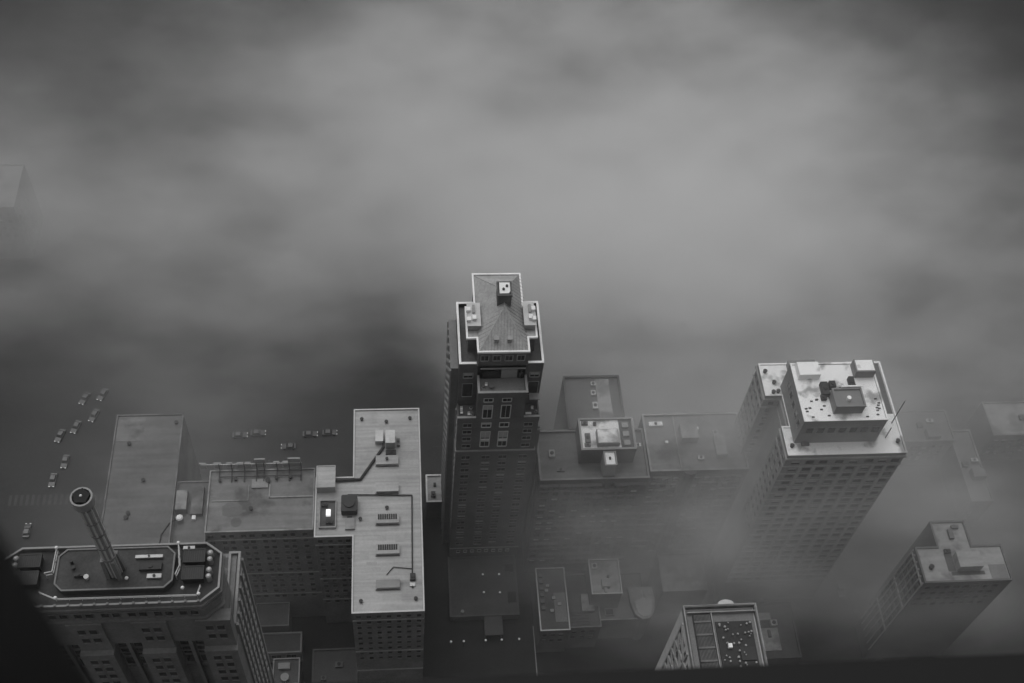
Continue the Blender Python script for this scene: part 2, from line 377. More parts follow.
t.part('cooling_tower', MB().prism([(-14.2,138.7),(-10.9,138.7),(-10.6,139),(-10.6,142.9),(-10.9,143.2),(-14.2,143.2),(-14.5,142.9),(-14.5,139)], 52.4, 54.6).tube((-12.55,141,54.6),(-12.55,141,55.0),1.4,n=14).box(-14,-11,139.1,142.8,52,52.4), 'dark')
unit(t, -12.4, 136.3, 52.1, 2.3, 3.0, .7, 'roofm', fan=False); pipe_vent(t, -9.9, 137.6, 52, .6, .35); unit(t, -12.5, 138, 52, 1.2, .6, .6, 'dark', fan=False)
unit(t, 2.6, 121.7, 52, 1.3, 1.6, 1.1, 'dark'); unit(t, 2.5, 119.9, 52, 1.3, .9, .5, 'metal', fan=False); pipe_vent(t, 2.5, 119.3, 52, .4, .2)
for x, y in ((-9.7,166.4),(2.7,166.4),(-3.4,165.5),(-9.6,116.1),(3.2,116.3),(-3.4,140.5)): pipe_vent(t, x, y, 52, .55, .36)
# grey roof: stains, hatches, steel grid and the sign along the lake edge
for x, y, r_ in ((-44.4,149.2,.3),(-40.6,149.5,.35),(-32.7,148.9,.5),(-30.6,149.6,.35),(-27.2,149.8,.4),(-36.4,141.2,.4)): pipe_vent(t, x, y, 52, .8, r_)
def blot(cx, cy, rx, ry, z):
    pts = []
    for k in range(14):
        u = 2*math.pi*k/14; s_ = random.uniform(.75,1.15); pts.append((cx+rx*s_*math.cos(u), cy+ry*s_*math.sin(u)))
    return MB().prism(pts, z-.02, z)
t.part('damp_patch', MB().prism([(-43.2,139.8),(-41.5,139.3),(-39.4,139.5),(-38.5,140.4),(-38.6,142.2),(-39.6,143.0),(-42.1,143.2),(-43.4,142.3)], 51.9,52.072), 'roofo'); t.part('damp_patch', MB().tube((-39.8,137.8,51.9), (-39.8,137.8,52.074), 1.3, n=20), 'roofo'); t.part('damp_patch', MB().box(-36.2,-33.4,150.2,151.4,51.9,52.074), 'roofo')
t.part('roof_step', MB().box(-32.2,-21.6,144.2,144.5,51.9,52.4).box(-32.3,-32.0,144.2,148.0,51.9,52.4).box(-45.9,-37.2,143.6,143.8,51.9,52.3).box(-37.4,-37.2,143.8,148,51.9,52.25), 'roofm')
t.part('roof_step', MB().box(-36.6,-32.6,147.0,149.4,51.9,52.5), 'roofm')
gr = MB()
for x in (-44.6,-41.6,-38.5,-35.5,-33.7,-30.5,-27.5,-24.6): gr.bar((x,152.0,52.7), (x,148.8,52.5), .26).bar((x,152,52.5), (x,152.3,55.4), .16)
gr.bar((-44.6,150.2,52.6), (-24.6,150.2,52.6), .18)
sg = t.part('rooftop_sign', gr, 'dark')
pn = MB()
for x, w2 in ((-48.6,.8),(-45,.9),(-42.1,.7),(-39.5,.8),(-37.6,.7),(-34.6,1.3),(-30.6,.7),(-28.4,.7),(-26.2,1.5)):
    pn.box(x-w2, x+w2, 152.5, 152.9, 53, 55.2 if w2 < 1 else 56.7)
t.part('sign_panel', pn, 'stone', parent=sg)
t.part('sign_rail', MB().bar((-49,152.35,55), (-24.4,152.35,55), .16), 'metal', parent=sg)
t.part('roof_hatch', MB().box(-50.6,-49.7,139.4,140.5,50.5,51.4), 'tarp', label='small white hatch')
t.part('satellite_dish', MB().ball((-53.4,139.6,52.0), .9, sq=.55).tube((-53.4,139.6,50.5), (-53.4,139.6,52), .15), 'cope')
t.part('flue', MB().path([(-57.5,131,52.3),(-57.2,135,52.3),(-55.6,138,52.2),(-53.8,139.4,51.8)], .15), 'dark')
t.part('stair_house', MB().prism(rect(-54.6,-52.0,141.5,146.8), 50.5, 52.6), 'roofm'); t.part('stair_house', MB().prism(rect(-51,-48.2,140.6,148.2), 50.5, 51.8), 'roofn')
for x, y in ((-67.6,160.6),(-56.6,166.6),(-65.6,141),(-66,139.8),(-63,150)): pipe_vent(t, x, y, 52, .6, .4)
for k_ in range(16):
    x = random.uniform(-10.6,3.4); y = random.uniform(117,166); w2 = random.uniform(.4,1.5); d_ = random.uniform(.3,1.2)
    t.part('roof_patch', MB().box(x-w2,x+w2,y-d_,y+d_,51.9,52.066+k_*.002), random.choice(('roofw','patch','patch')))
for k_ in range(4):
    x = random.uniform(-45.5,-22.8); y = random.uniform(136.4,148); w2 = random.uniform(.5,1.8); d_ = random.uniform(.3,1.2)
    t.part('roof_patch', MB().box(x-w2,x+w2,y-d_,y+d_,51.9,52.068+k_*.0011), random.choice(('roofn','roofm','roofo')) if k_ % 3 == 0 else 'roofn')
# facades
rz = [50.0-3.2*k for k in range(12)]
t.win('s', 133.1, [(x, z) for z in rz[:4] for x in (-19.6,-17.2,-14.8,-12.9)], 1.15, 1.6, 'dark', 'tanbrick')
t.win('s', 135.2, [(x, z) for z in rz[:7] for x in [-45.6+2.45*k+(.25 if k % 2 else -.25) for k in range(10)]], 1.15, 1.6, 'dark', 'tanbrick')
t.win('s', 113.2, [(x, z) for z in rz[:9] for x in [-10.2+2.35*k for k in range(7)]], 1.0, 1.5, 'dark', 'tanbrick')
t.win('s', 135.2, [(x, z) for z in rz[7:] for x in [-45.6+2.45*k+(.25 if k % 2 else -.25) for k in range(10)]], 1.15, 1.6, 'dark', 'tanbrick')
t.win('s', 133.1, [(x, z) for z in rz[4:] for x in (-19.6,-17.2,-14.8,-12.9)], 1.15, 1.6, 'dark', 'tanbrick')
t.win('w', -11.7, [(y, z) for z in rz for y in (115.5,118.5,121.5,124.5,127.5,130.5)], 1.1, 1.6, 'dark', 'tanbrick')
t.win('e', 5.1, [(y, z) for z in rz[:6] for y in (116,120,124,128,132,136,140,144)], 1.1, 1.6, 'dark', 'tanbrick')
bd = MB()
for z in (47.9, 28.7, 16): bd.box(-46.98,-21.12,134.95,135.3,z,z+.35); bd.box(-20.88,-11.8,132.86,133.2,z-.01,z+.34); bd.box(-11.68,5.08,112.95,113.3,z,z+.35)
t.part('stringcourse', bd, 'stone')
t.done()
# low buildings in front of the hotel
t = Thing('service_annex', (-34.5,132,0), 'low annex with a plain grey roof against the hotel front', 'annex')
roofset(t, rect(-39,-30.3,128.6,135.1), 10, 'brick', 'roofg', .3, .25, 'roofm', cw=.3)
t = Thing('shopfront_building', (-32.5,125.4,0), 'single storey pale fronted row with dark openings below the annex', 'shop row')
roofset(t, rect(-39.5,-27,122.4,128.0), 6.5, 'stone', 'roofd', .4, .3, 'stone', cw=.4)
t.win('s', 122.4, [(x, 4.2) for x in (-37.6,-33.7,-29.8)], 2.5, 2.4, 'plain', 'stone'); t.done()
t = Thing('outbuilding', (-29.5,115,0), 'small dark roofed outbuilding with two bright rooftop units near the deco tower', 'outbuilding')
roofset(t, rect(-33.5,-26.8,111.8,118.6), 12, 'brick', 'roofd', .4, .25, 'stone', cw=.3)
t.part('rooftop_unit', MB().box(-32.2,-29.2,115.6,117.2,12.1,13.2), 'stone'); t.part('rooftop_unit', MB().tube((-30.4,113.4,12), (-30.4,113.4,13.2), 1.1, n=12), 'stone'); t.done()
t = Thing('garage', (-15,119.5,0), 'low dark garage roof in the court between hotel wing and annex', 'garage')
roofset(t, rect(-24,-12.2,113,123.5), 5, 'brick', 'roofd', .5, .3, 'brick2'); unit(t, -17, 119, 5, 2, 1.5, 1, 'dullgrey'); unit(t, -21, 115.4, 5, 1.4, 1.2, 1, 'dullgrey'); t.done()
t = Thing('side_building', (9.7,169,0), 'narrow pale roof in the gap between hotel wing and slender tower', 'outbuilding')
roofset(t, rect(7.4,12.1,164.4,173.3), 10, 'brick', 'roofm', .4, .25, 'metal')
unit(t, 9.4, 166.8, 10, 1.2, 1.6, 1, 'dark'); unit(t, 9.9, 170, 10, .7, 1, .8, 'dark'); t.done()

# ------------------------------------------------------------------ slender brick tower with the hipped roof
t = Thing('apartment_tower', (23.3,161,0), 'slender dark brick tower with a hipped roof and small terraces', 'skyscraper')
BODY = [(13.7,150.6),(33.1,150.6),(33.1,172),(13.7,172)]
t.part('wall', MB().prism(BODY, 0, 76.0).prism(rect(18.1,29.3,150.63,158), 75.9, 87.2).prism(rect(13.75,33.05,154.75,171.7), 75.8, 92.4), 'brick')
WG = rect(13.75,33.0,154.6,171.8)
for x0, x1 in ((13.75,17.55),(29.55,33.0)):
    t.part('wing_roof', MB().box(x0+.4,x1,155.0,171.4,92.3,92.55), 'roofd')
for x0, x1, xo in ((13.7,17.62,13.7),(29.48,33.05,32.65)):
    pp = t.part('parapet', MB().box(x0,x1,154.5,154.9,91.0,93.5).box(xo,xo+.4,154.9,171.8,91.0,93.5).box(x0,x1,171.8,172.2,91.0,93.5), 'brick2')
    xo -= .06
    t.part('coping', MB().box(x0-.06,x1+.02,154.42,154.98,93.5,93.72).box(xo,xo+.52,154.98,171.72,93.5,93.72).box(x0-.06,x1+.02,171.72,172.28,93.5,93.72), 'cope', parent=pp)
EAVE = [(17.7,154.4),(29.4,154.4),(29.4,158.3),(31.4,158.3),(31.4,167.2),(28.8,167.2),(28.8,177),(17.5,177),(17.5,167.2),(15.4,167.2),(15.4,158.3),(17.7,158.3)]
t.part('upper_wall', MB().prism(offset(EAVE,-.35), 75.7, 97.6), 'brick')
t.part('back_wall', MB().prism(rect(17.9,28.4,171.9,176.5), 0, 75.69), 'brick')
gp = t.part('gutter', MB().ring(offset(EAVE,.12), .42, 97.75, 98.35), 'cope')
Z0 = 97.9; ZR = 103.4; AP = (24.0,163.5,ZR); AB = (23.8,168.3,ZR)
I = offset(EAVE, -.2)
rf = MB()
zs = 99.4
rf.add([(*I[0],Z0),(*I[1],Z0),AP], [(0,1,2)])
rf.add([(*I[1],Z0),(*I[2],Z0),(*I[5],Z0),(*I[6],Z0),AB,AP], [(0,1,2,3,4,5)])
rf.add([(*I[7],Z0),(*I[8],Z0),(*I[11],Z0),(*I[0],Z0),AP,AB], [(0,1,2,3,4,5)])
rf.add([(*I[6],Z0),(*I[7],Z0),AB], [(0,1,2)])
rf.add([(*I[2],Z0+.05),(*I[3],Z0),(*I[4],Z0),(*I[5],Z0+.05)], [(0,1,2,3)]); rf.add([(*I[8],Z0+.05),(*I[9],Z0),(*I[10],Z0),(*I[11],Z0+.05)], [(0,1,2,3)])
rr = t.part('hipped_roof', rf, 'slate')
sm = MB()
for k in range(1, 16):
    f_ = k/16; x = I[0][0]+(I[1][0]-I[0][0])*f_; g = 1-abs(2*f_-1)
    a = Vector((x,I[0][1],Z0)); c = Vector((I[0][0],I[0][1],Z0)).lerp(Vector(AP), 2*f_) if f_ < .5 else Vector((I[1][0],I[1][1],Z0)).lerp(Vector(AP), 2*(1-f_))
    sm.bar(a, c, .06)
for sx, xe in ((-1,I[0][0]),(1,I[1][0])):
    for k in range(1, 22):
        y = 155+k*1.0
        if y < AP[1]: e = Vector((xe,I[0][1],Z0)).lerp(Vector(AP), (y-I[0][1])/(AP[1]-I[0][1]))
        elif y < AB[1]: e = Vector(AP).lerp(Vector(AB), (y-AP[1])/(AB[1]-AP[1]))
        else: e = Vector(AB).lerp(Vector((xe,I[6][1],Z0)), (y-AB[1])/(I[6][1]-AB[1]))
        sm.bar(e, (xe, y, Z0+.03), .06)
t.part('roof_seam', sm, 'roofg', parent=rr)
t.part('hip_cap', MB().bar((*I[0],Z0), AP, .16).bar((*I[1],Z0), AP, .16).bar(AP, AB, .14).bar(AB, (*I[6],Z0), .14).bar(AB, (*I[7],Z0), .14), 'metal', parent=rr)
ch = t.part('chimney', MB().prism(rect(22.4,25.5,164.4,168.2), 98.5, 105.6).ring(rect(22.25,25.65,164.25,168.35), .3, 105.5, 106.1), 'brick')
t.part('chimney_cap', MB().prism([(22.8,164.8),(24.8,164.8),(25.2,165.4),(25.2,167.9),(22.8,167.9)], 105.6, 106.25), 'tarp', parent=ch)
t.part('flue', MB().tube((23.7,165.9,106.2), (23.7,165.9,106.6), .3).tube((24.5,166.8,106.2), (24.5,166.8,106.6), .3), 'dark', parent=ch)
for x0, x1, s_ in ((15.75,18.6,1),(28.6,31.0,-1)):
    q = MB().prism(rect(x0,x1,160.6,167.0), 98.2, 99.8)
    e = t.part('flat_dormer', q, 'stone'); t.part('dormer_roof', MB().box(x0-.1,x1+.1,160.5,167.1,99.8,99.95), 'trim', parent=e)
    u = MB(); xo = x0 if s_ > 0 else x1-.9
    for y in (162.0,164.8): u.box(xo-.25*s_, xo+.9-.25*s_, y-.5, y+.5, 99.9, 100.8)
    u.box(x0+1.0, x0+1.9, 161.9, 163.0, 99.9, 100.8)
    t.part('roof_fan', u, 'tarp', parent=e)
    t.part('duct', MB().box(x0+1.1,x0+1.7,164,166.2,99.9,100.4), 'stone', parent=e)
for x in (21.9,24.9): t.part('roof_vent', MB().box(x-.45,x+.45,156.3,157.2,98.4,100.2).box(x-.55,x+.55,156.2,157.3,100.2,100.4), 'stone')
t.win('s', 154.75, [(x, 95.4) for x in (19.4,22.15,24.9,27.65)], 1.55, 1.8, 'framed', 'stone')
# front terrace
t.part('terrace_floor', MB().prism(rect(18.15,29.25,150.0,154.7), 87.0, 87.35), 'roofg')
tp = MB()
for b_ in ((18.0,29.4,149.8,150.2),(18.0,18.4,150.2,154.7),(29.0,29.4,150.2,154.7)): tp.box(*b_, 86.4, 88.5)
tp = t.part('terrace_parapet', tp, 'brick2')
tc = MB()
for b_ in ((17.9,29.5,149.72,150.28),(17.9,18.46,150.28,154.7),(28.94,29.5,150.28,154.7)): tc.box(*b_, 88.5, 88.68)
t.part('terrace_coping', tc, 'stone', parent=tp)
t.part('terrace_opening', MB().box(19.4,23.2,154.5,154.8,87.6,90.4), 'glass'); t.part('terrace_wall', MB().box(23.5,27.2,154.55,154.8,87.6,90.8), 'stone')
t.part('terrace_door', MB().box(27.6,28.5,154.5,154.8,87.5,90.2), 'glass'); t.part('terrace_band', MB().box(18.6,29.0,154.45,154.8,91.2,91.5), 'stone')
t.part('planter', MB().box(18.6,20.0,150.5,151.3,87.3,88.0).box(27.4,28.8,150.5,151.2,87.3,88.1), 'dullgrey')
for x0, x1 in ((13.7,17.9),(29.5,33.1)):
    b_ = t.part('balcony_parapet', MB().box(x0-.06,x1+.06,150.45,150.85,75.4,77.0), 'brick2')
    t.part('balcony_coping', MB().box(x0-.12,x1+.12,150.38,150.92,77.0,77.18), 'stone', parent=b_)
    t.part('balcony_floor', MB().box(x0+.1,x1-.05,150.9,154.7,76.0,76.2), 'roofd')
t.part('balcony_parapet', MB().box(13.64,14.0,150.86,154.7,75.5,77.0), 'brick2'); t.part('balcony_parapet', MB().box(32.8,33.16,150.86,154.7,75.5,77.0), 'brick2')
t.win('s', 154.75, [(15.9,88.6),(31.3,88.6)], 2.0, 1.7, 'framed', 'stone'); t.win('s', 154.75, [(15.9,82.6),(31.3,83)], 2.3, 5.2, 'dark', 'frame')
t.part('awning', MB().box(30.6,33.05,152.9,154.7,80.6,80.9), 'stone')
# front facade
for x in (20.6,24.9):
    t.win('s', 150.63, [(x,84.4)], 1.9, 1.2, 'framed', 'trim'); t.win('s', 150.63, [(x,79.4)], 2.0, 5.2, 'framed', 'trim')
    t.win('s', 150.6, [(x,73.6)], 2.0, 1.6, 'framed', 'trim'); t.win('s', 150.6, [(x,67.2)], 2.0, 6.6, 'framed', 'trim')
    t.part('balconette', MB().box(x-1,x+1,150.2,150.7,66.6,67.3), 'trim')
t.win('s', 150.6, [(x,z) for z in (73.6,70.6,67.4,64.1) for x in (16.1,30.7)], 2.0, 1.4, 'plain', 'stone')
t.part('stringcourse', MB().box(13.45,33.35,150.35,150.75,61.6,62.1).box(13.45,13.85,150.75,172,61.6,62.1).box(32.95,33.35,150.75,172,61.6,62.1), 'stone')
t.win('s', 150.6, [(x, 58.6-3.15*k) for k in range(16) for x in (16.2,21.2,25.4,30.5)], 2.0, 1.45, 'plain', 'tanbrick')
t.part('stringcourse', MB().box(13.55,33.25,150.4,150.7,8.1,8.5), 'stone')
t.win('s', 150.6, [(x, 6.4) for x in (16,18,20,22,24,26,28,30)], .9, 1.2, 'plain', 'trim')
t.win('w', 13.7, [(y, 73.3-3.15*k) for k in range(18) for y in (152.4,155)], 1.2, 1.7, 'framed', 'stone')
t.part('side_bay', MB().prism(rect(11.9,13.69,156.5,170.5), 0, 89), 'lime')
q = MB()
for y in (156.4,158.7,161.1,163.5,165.9,168.2,170.4): q.box(11.7,12.1,y-.22,y+.22,0,88.6)
for k in range(26): q.box(11.75,11.95,156.6,170.4,86.2-3.15*k,86.5-3.15*k)
t.part('bay_rib', q, 'stone')
t.win('w', 11.9, [(y, 84.6-3.15*k) for k in range(20) for y in (157.5,159.9,162.3,164.7,167.1,169.3)], 1.2, 1.7, 'framed', 'stone')
q = MB()
for y in (154.3,171.2): q.box(13.35,13.8,y-.3,y+.3,10,75.2)
t.part('pilaster', q, 'stone')
t.part('flue', MB().box(33.2,34.0,151.4,152.2,10,69.5).ring(rect(33.1,34.1,151.3,152.3), .2, 69.5, 70.0, 1), ['brick','stone'])
t.done()
t = Thing('entrance_podium', (22.8,141,0), 'low dark podium roof with four lamps at the foot of the slender tower', 'podium')
roofset(t, rect(13.2,32.4,132.2,150.2), 3, 'brick', 'roofd', .35, .3, 'brick2', z0=.12)
t.part('canopy', MB().box(22.5,27.6,126.6,132.1,2.6,3.1).box(22.6,22.9,126.8,127.1,.1,2.6).box(27.2,27.5,126.8,127.1,.1,2.6), 'roofd')
t.part('hatch', MB().tube((16.6,133.6,3), (16.6,133.6,3.8), .5), 'stone'); t.part('roof_slab', MB().box(29.5,31.8,136,139,3,3.5).box(29.3,31.6,145.2,147.4,3,3.5), 'dark')

def lamp(x, y, z, label, h=1.0):
    t = Thing('street_lamp', (x,y,z), label, 'lamp', 'globe lamps round the slender tower foot')
    t.part('post', MB().tube((x,y,z), (x,y,z+h), .08).tube((x,y,z), (x,y,z+.15), .2), 'dark'); t.part('globe', MB().ball((x,y,z+h+.25), .33), 'lamp')
for (x,y), l in zip(((22.8,144.2),(27.4,144.1),(22.8,138.8),(27.3,138.6)), ('farther row, nearer the hotel','farther row, nearer the brick blocks','nearer row, nearer the hotel','nearer row, nearer the brick blocks')):
    lamp(x, y, 3.06, 'lit globe lamp on the tower podium roof, '+l)
for x, l in ((13.1,'nearest the hotel wing'),(16.6,'second from the hotel wing'),(22.6,'middle of five, by the canopy'),(27,'second from the kerb alley'),(31.8,'nearest the kerb alley')):
    lamp(x, 125.0, .12, 'lit globe lamp on the pavement, '+l, 3.2)
def furn(kind, x, y, z, label):
    t = Thing(kind, (x,y,z), label, kind.replace('_',' ').replace('patio ','').replace('garden ',''), 'terrace furniture on the slender tower')
    if kind == 'patio_chair':
        t.part('seat', MB().box(x-.3,x+.3,y-.3,y+.3,z+.35,z+.47), 'cloth'); t.part('backrest', MB().box(x-.3,x+.3,y+.24,y+.32,z+.47,z+.95), 'cloth')
        for a in (-.25,.25):
            for c in (-.25,.25): t.part('leg', MB().box(x+a-.03,x+a+.03,y+c-.03,y+c+.03,z,z+.36), 'metal')
    elif kind == 'patio_table':
        t.part('tabletop', MB().tube((x,y,z+.7), (x,y,z+.76), .7, n=16), 'dullgrey'); t.part('pedestal', MB().tube((x,y,z), (x,y,z+.7), .08).tube((x,y,z), (x,y,z+.05), .35), 'dark')
    else:
        t.part('pot', MB().tube((x,y,z), (x,y,z+.6), .3, .42, n=12), 'cloth'); t.part('shrub', MB().ball((x,y,z+.8), .42), 'dullgrey')
for k_, x, y, l in (('patio_chair',14.7,153.4,'white patio chair in the far corner of the left balcony'),('patio_chair',14.7,152.3,'white patio chair at the middle of the left balcony rail'),
    ('patio_chair',16.4,151.9,'white patio chair at the front of the left balcony beside the pot'),('garden_pot',17.2,151.8,'pale garden pot at the front inner corner of left balcony'),('garden_pot',17.0,153.6,'grey garden pot at the balcony back wall'),
    ('patio_chair',31.6,153.2,'white patio chair at the back of the right balcony'),('garden_pot',32.4,152.1,'pale pot at the outer corner of the right balcony')): furn(k_, x, y, 76.2, l)
t = Thing('sun_lounger', (30.6,151.8,76.2), 'white sun lounger along the front rail of right balcony', 'sun lounger', 'terrace furniture on the slender tower')
t.part('bed', MB().box(29.9,31.3,151.5,152.1,76.45,76.6), 'cloth'); t.part('frame', MB().box(30,30.1,151.5,152.1,76.2,76.45).box(31.1,31.2,151.5,152.1,76.2,76.45), 'metal')
furn('patio_table', 21.2, 152.2, 87.35, 'round dark patio table on the front terrace')
furn('patio_chair', 20.0, 152.6, 87.35, 'white patio chair beside the round terrace table'); furn('garden_pot', 19.3, 151.8, 87.35, 'pale garden pot at the front terrace corner')

# ------------------------------------------------------------------ misty apartment blocks right of the tower
t = Thing('apartment_block', (48,154,0), 'misty brick apartment block with a bright raised penthouse roof', 'apartment block')
roofset(t, rect(35.0,62.9,146.2,160.8), 53, 'mistbrick', 'roofo', .8, .35, 'lime')
roofset(t, rect(43.6,58.6,160.9,177.3), 53.5, 'mistbrick', 'roofd', .8, .35, 'mistbrick')
t.part('roof_strip', MB().box(52.2,55.8,164.5,176.6,53.4,53.72), 'roofm'); unit(t, 51.3, 168, 53.5, 1.4, 2, .9, 'metal'); unit(t, 51.2, 172, 53.5, 1.2, 1.4, .9, 'metal'); unit(t, 51.5,175,53.5,1.2,1.2,.7,'metal')
roofset(t, rect(45.3,59.3,151.2,160.4), 59.4, 'mistbrick', 'roofs', .5, .3, 'stone', z0=52.9)
t.part('lift_house', MB().prism(rect(49.4,55.0,152.2,156.4), 59.3, 61.2).prism(rect(49.6,54.8,152.4,156.2), 61.2, 61.35, 1), ['stone','roofs'])
t.part('roof_strip', MB().box(55.6,58.9,151.6,160.0,59.4,59.55), 'roofd')
for y in (153.0,155.6,158.2): t.part('skylight', MB().box(56.3,57.9,y-.7,y+.7,59.5,60.1), 'stone')
unit(t, 47.2, 154.6, 59.4, 1.3, 2.6, .8, 'dullgrey'); unit(t, 46.8, 159, 59.4, 1.6, 1, .9, 'dullgrey'); unit(t, 49.4, 158.8, 59.4, .8, .8, .8, 'dark', fan=False); unit(t, 47, 152.7, 59.4, 1.5, .9, .6, 'dullgrey')
t.part('lift_house', MB().prism(rect(50.9,53.9,147.0,151.1), 52.9, 59.0).ring(rect(50.8,54.0,146.9,151.0), .3, 59, 59.4), 'stone')
t.part('lift_house_roof', MB().box(51.25,53.55,147.3,150.7,58.9,59.15), 'tarp', label='bright white roof of the small lift house')
unit(t, 52.3, 148.9, 59.1, .5, .7, .4, 'dark', fan=False)
unit(t, 38.6, 154, 53, 1.5, 2, 1, 'stone'); unit(t, 61.2, 156, 53, 1.4, 1, .8, 'tarp'); unit(t, 40.5, 149.4, 53, 2, 1, .6, 'dullgrey')
bd = MB(); random.seed(3)
for k in range(15):
    z = 51.4-3.25*k; x = 35.1
    while x < 61:
        x1 = min(62.8, x+random.choice((3,5,8,11)))
        if random.random() < .72: bd.box(x, x1-.2, 145.4 if random.random() < .35 else 145.85, 146.3, z, z+.3)
        x = x1
t.part('balcony_slab', bd, 'brick2')
t.win('s', 146.2, [(36.6+2.9*c, 49.9-3.25*k) for k in range(14) for c in range(9)], 1.5, 1.6, 'plain', 'mistbrick')
t.win('w', 35.0, [(y, 49.9-3.25*k) for k in range(12) for y in (148.5,152,155.5,158.5)], 1.4, 1.6, 'plain', 'mistbrick'); t.done()

t = Thing('broad_apartment_block', (76,155,0), 'wide misty block with a pale grey roof left of the bright stone block', 'apartment block')
roofset(t, rect(63.0,88.4,147.0,164.0), 55, 'mistbrick', 'roofn', .6, .35, 'roofm')
t.part('roof_house', MB().prism(rect(72.0,76.4,155.4,159.6), 55, 57.6), 'roofm'); t.part('roof_house', MB().prism(rect(80.6,83.4,150.8,156.8), 55, 56.6), 'roofm')
t.part('roof_edge', MB().box(70.9,71.2,147.6,163.4,54.9,55.5), 'roofm')
unit(t, 76.6, 159.2, 55, 1.2, .8, 1.2, 'tarp', fan=False); unit(t, 76.5, 150.6, 55, 1.6, 1, .9, 'metal'); unit(t, 81.5, 158, 55, 1.3, 1.3, .8, 'metal'); unit(t, 66.2, 161, 55, 3.6, 1.2, .8, 'tarp'); unit(t, 68.4, 155.6, 55, .7, .7, .6, 'tarp', fan=False)
t.part('bow_front', MB().prism([(71.5,146.98),(72.1,146.1),(73.3,145.8),(74.5,146.1),(75.1,146.98)], 0, 55.4), 'mistbrick')
bd = MB()
for k in range(15):
    z = 52.6-3.25*k
    for x in (64,69.6,76.5,82.4):
        if random.random() < .6: bd.box(x, x+4.6, 146.6, 147.1, z, z+.25)
t.part('stringcourse', bd, 'lime')
t.win('s', 147.0, [(64.6+2.75*c, 51.5-3.25*k) for k in range(13) for c in range(9) if c != 3], 1.4, 1.6, 'plain', 'mistbrick')
t.win('e', 88.4, [(y, 51.5-3.25*k) for k in range(5) for y in (150,154,158,162)], 1.4, 1.6, 'plain', 'mistbrick'); t.done()

# ------------------------------------------------------------------ stone block with bright gravel roofs
t = Thing('stone_block', (103,148,0), 'tall pale stone block with bright gravel roofs and a penthouse', 'apartment block')
CP = [(89.3,135.2),(117.7,135.2),(117.7,161),(87.2,161),(87.2,151.8),(91.2,151.8),(91.2,143),(89.3,143)]
roofset(t, CP, 82, 'sand', 'roofs', .16, .35, 'roofs', cw=.42)
PH = rect(91.3,110.9,138.5,154.4)
roofset(t, PH, 91.4, 'sand', 'roofs', .16, .35, 'roofs', z0=81.9, cw=.42)
t.part('cornice', MB().ring(offset(CP,.35), .5, 80.4, 80.9).ring(offset(CP,.2), .4, 77.0, 77.3), 'stone')
t.part('roof_patch', MB().box(111.2,117.2,146,160.5,81.9,82.12), 'roofd')
t.part('roof_house', MB().prism(rect(98.4,105.2,140.4,145.3), 91.4, 94.2).ring(rect(98.3,105.3,140.3,145.4), .4, 94.2, 94.6), 'sand')
t.part('roof_house_vent', MB().tube((101.6,142.4,94.2), (101.6,142.4,95.2), .5, n=12), 'cope'); t.part('roof_house_ridge', MB().box(100.6,105.2,145.45,145.8,94.5,95.0), 'cope')
t.part('roof_house', MB().prism(rect(92.2,97.2,150.0,153.6), 91.4, 93.4), 'roofs'); t.part('roof_house', MB().prism(rect(105.6,110.3,150.2,153.7), 91.4, 94), 'sand')
t.part('roof_house_roof', MB().box(105.9,110,150.5,153.4,93.9,94.1), 'roofs')
t.part('parapet_block', MB().box(94,100.6,159.2,160.6,82,84.2), 'sand')
for x, y, w_, d_, h_ in ((97.6,146.6,1.6,3.4,1.6),(99.5,147.6,1.4,1.6,1.8),(104.4,148.2,1.2,3.0,1.5),(102.6,146.7,3,.8,1.0),(97,144.6,1.2,1.4,.9)): unit(t, x, y, 91.4, w_, d_, h_, 'dark')
q = MB()
for i in range(18): x = random.uniform(92.2,98) if i < 10 else random.uniform(105.8,110.2); y = random.uniform(139.2,144.6); q.box(x-.3,x+.3,y-.14,y+.14,91.42,91.65)
t.part('roof_vent', q, 'dark', stuff=True)
for x, y in ((89.9,155.4),(90.4,152.8),(88.3,158.6),(89.2,152.6),(90.6,137.6),(116.2,138.2)): pipe_vent(t, x, y, 82, .7, .4)
unit(t, 93.8, 137.9, 82, 1.8, .7, .8, 'dullgrey', fan=False)
t.part('flagpole', MB().tube((116.2,143.4,82), (116.2,143.4,91.5), .14, .08), 'dark'); t.part('antenna', MB().tube((113.6,139.4,82), (113.6,139.4,86.4), .12), 'dark')
for r_ in range(21):
    t.win('s', 135.2, [(x, 78.8-3.17*r_) for x in (91.9,95.3,98.5,102.4,105.9,109.6,112.9,116.0)], 1.95, 1.5, 'pair', 'sand')
bd = MB()
for r_ in range(21): bd.box(89.35,117.65,135.02,135.3,76.75-3.17*r_,76.95-3.17*r_)
for x in (93.6,96.9,100.45,104.15,107.75,111.25,114.45): bd.box(x-.35,x+.35,134.98,135.28,20,76.7)
t.part('stringcourse', bd, 'stone')
t.win('w', 89.3, [(y, 78.8-3.17*k) for k in range(12) for y in (136.9,139.2,141.5)], 1.1, 1.6, 'plain', 'sand')
t.win('w', 87.2, [(y, 78.8-3.17*k) for k in range(12) for y in (153.2,155.4,157.6,159.8)], 1.1, 1.6, 'plain', 'sand')
t.win('s', 138.5, [(93.5+2.6*k, 87.5) for k in range(7)], 1.6, 2.2, 'dark', 'sand'); t.win('w', 91.3, [(y, 87.6) for y in (140.4,143,145.6,148.2,150.8)], 1.2, 2, 'plain', 'sand')
t.win('s', 151.8, [(89.2, 78.8-3.17*k) for k in range(10)], 1.2, 1.6, 'plain', 'sand'); t.done()

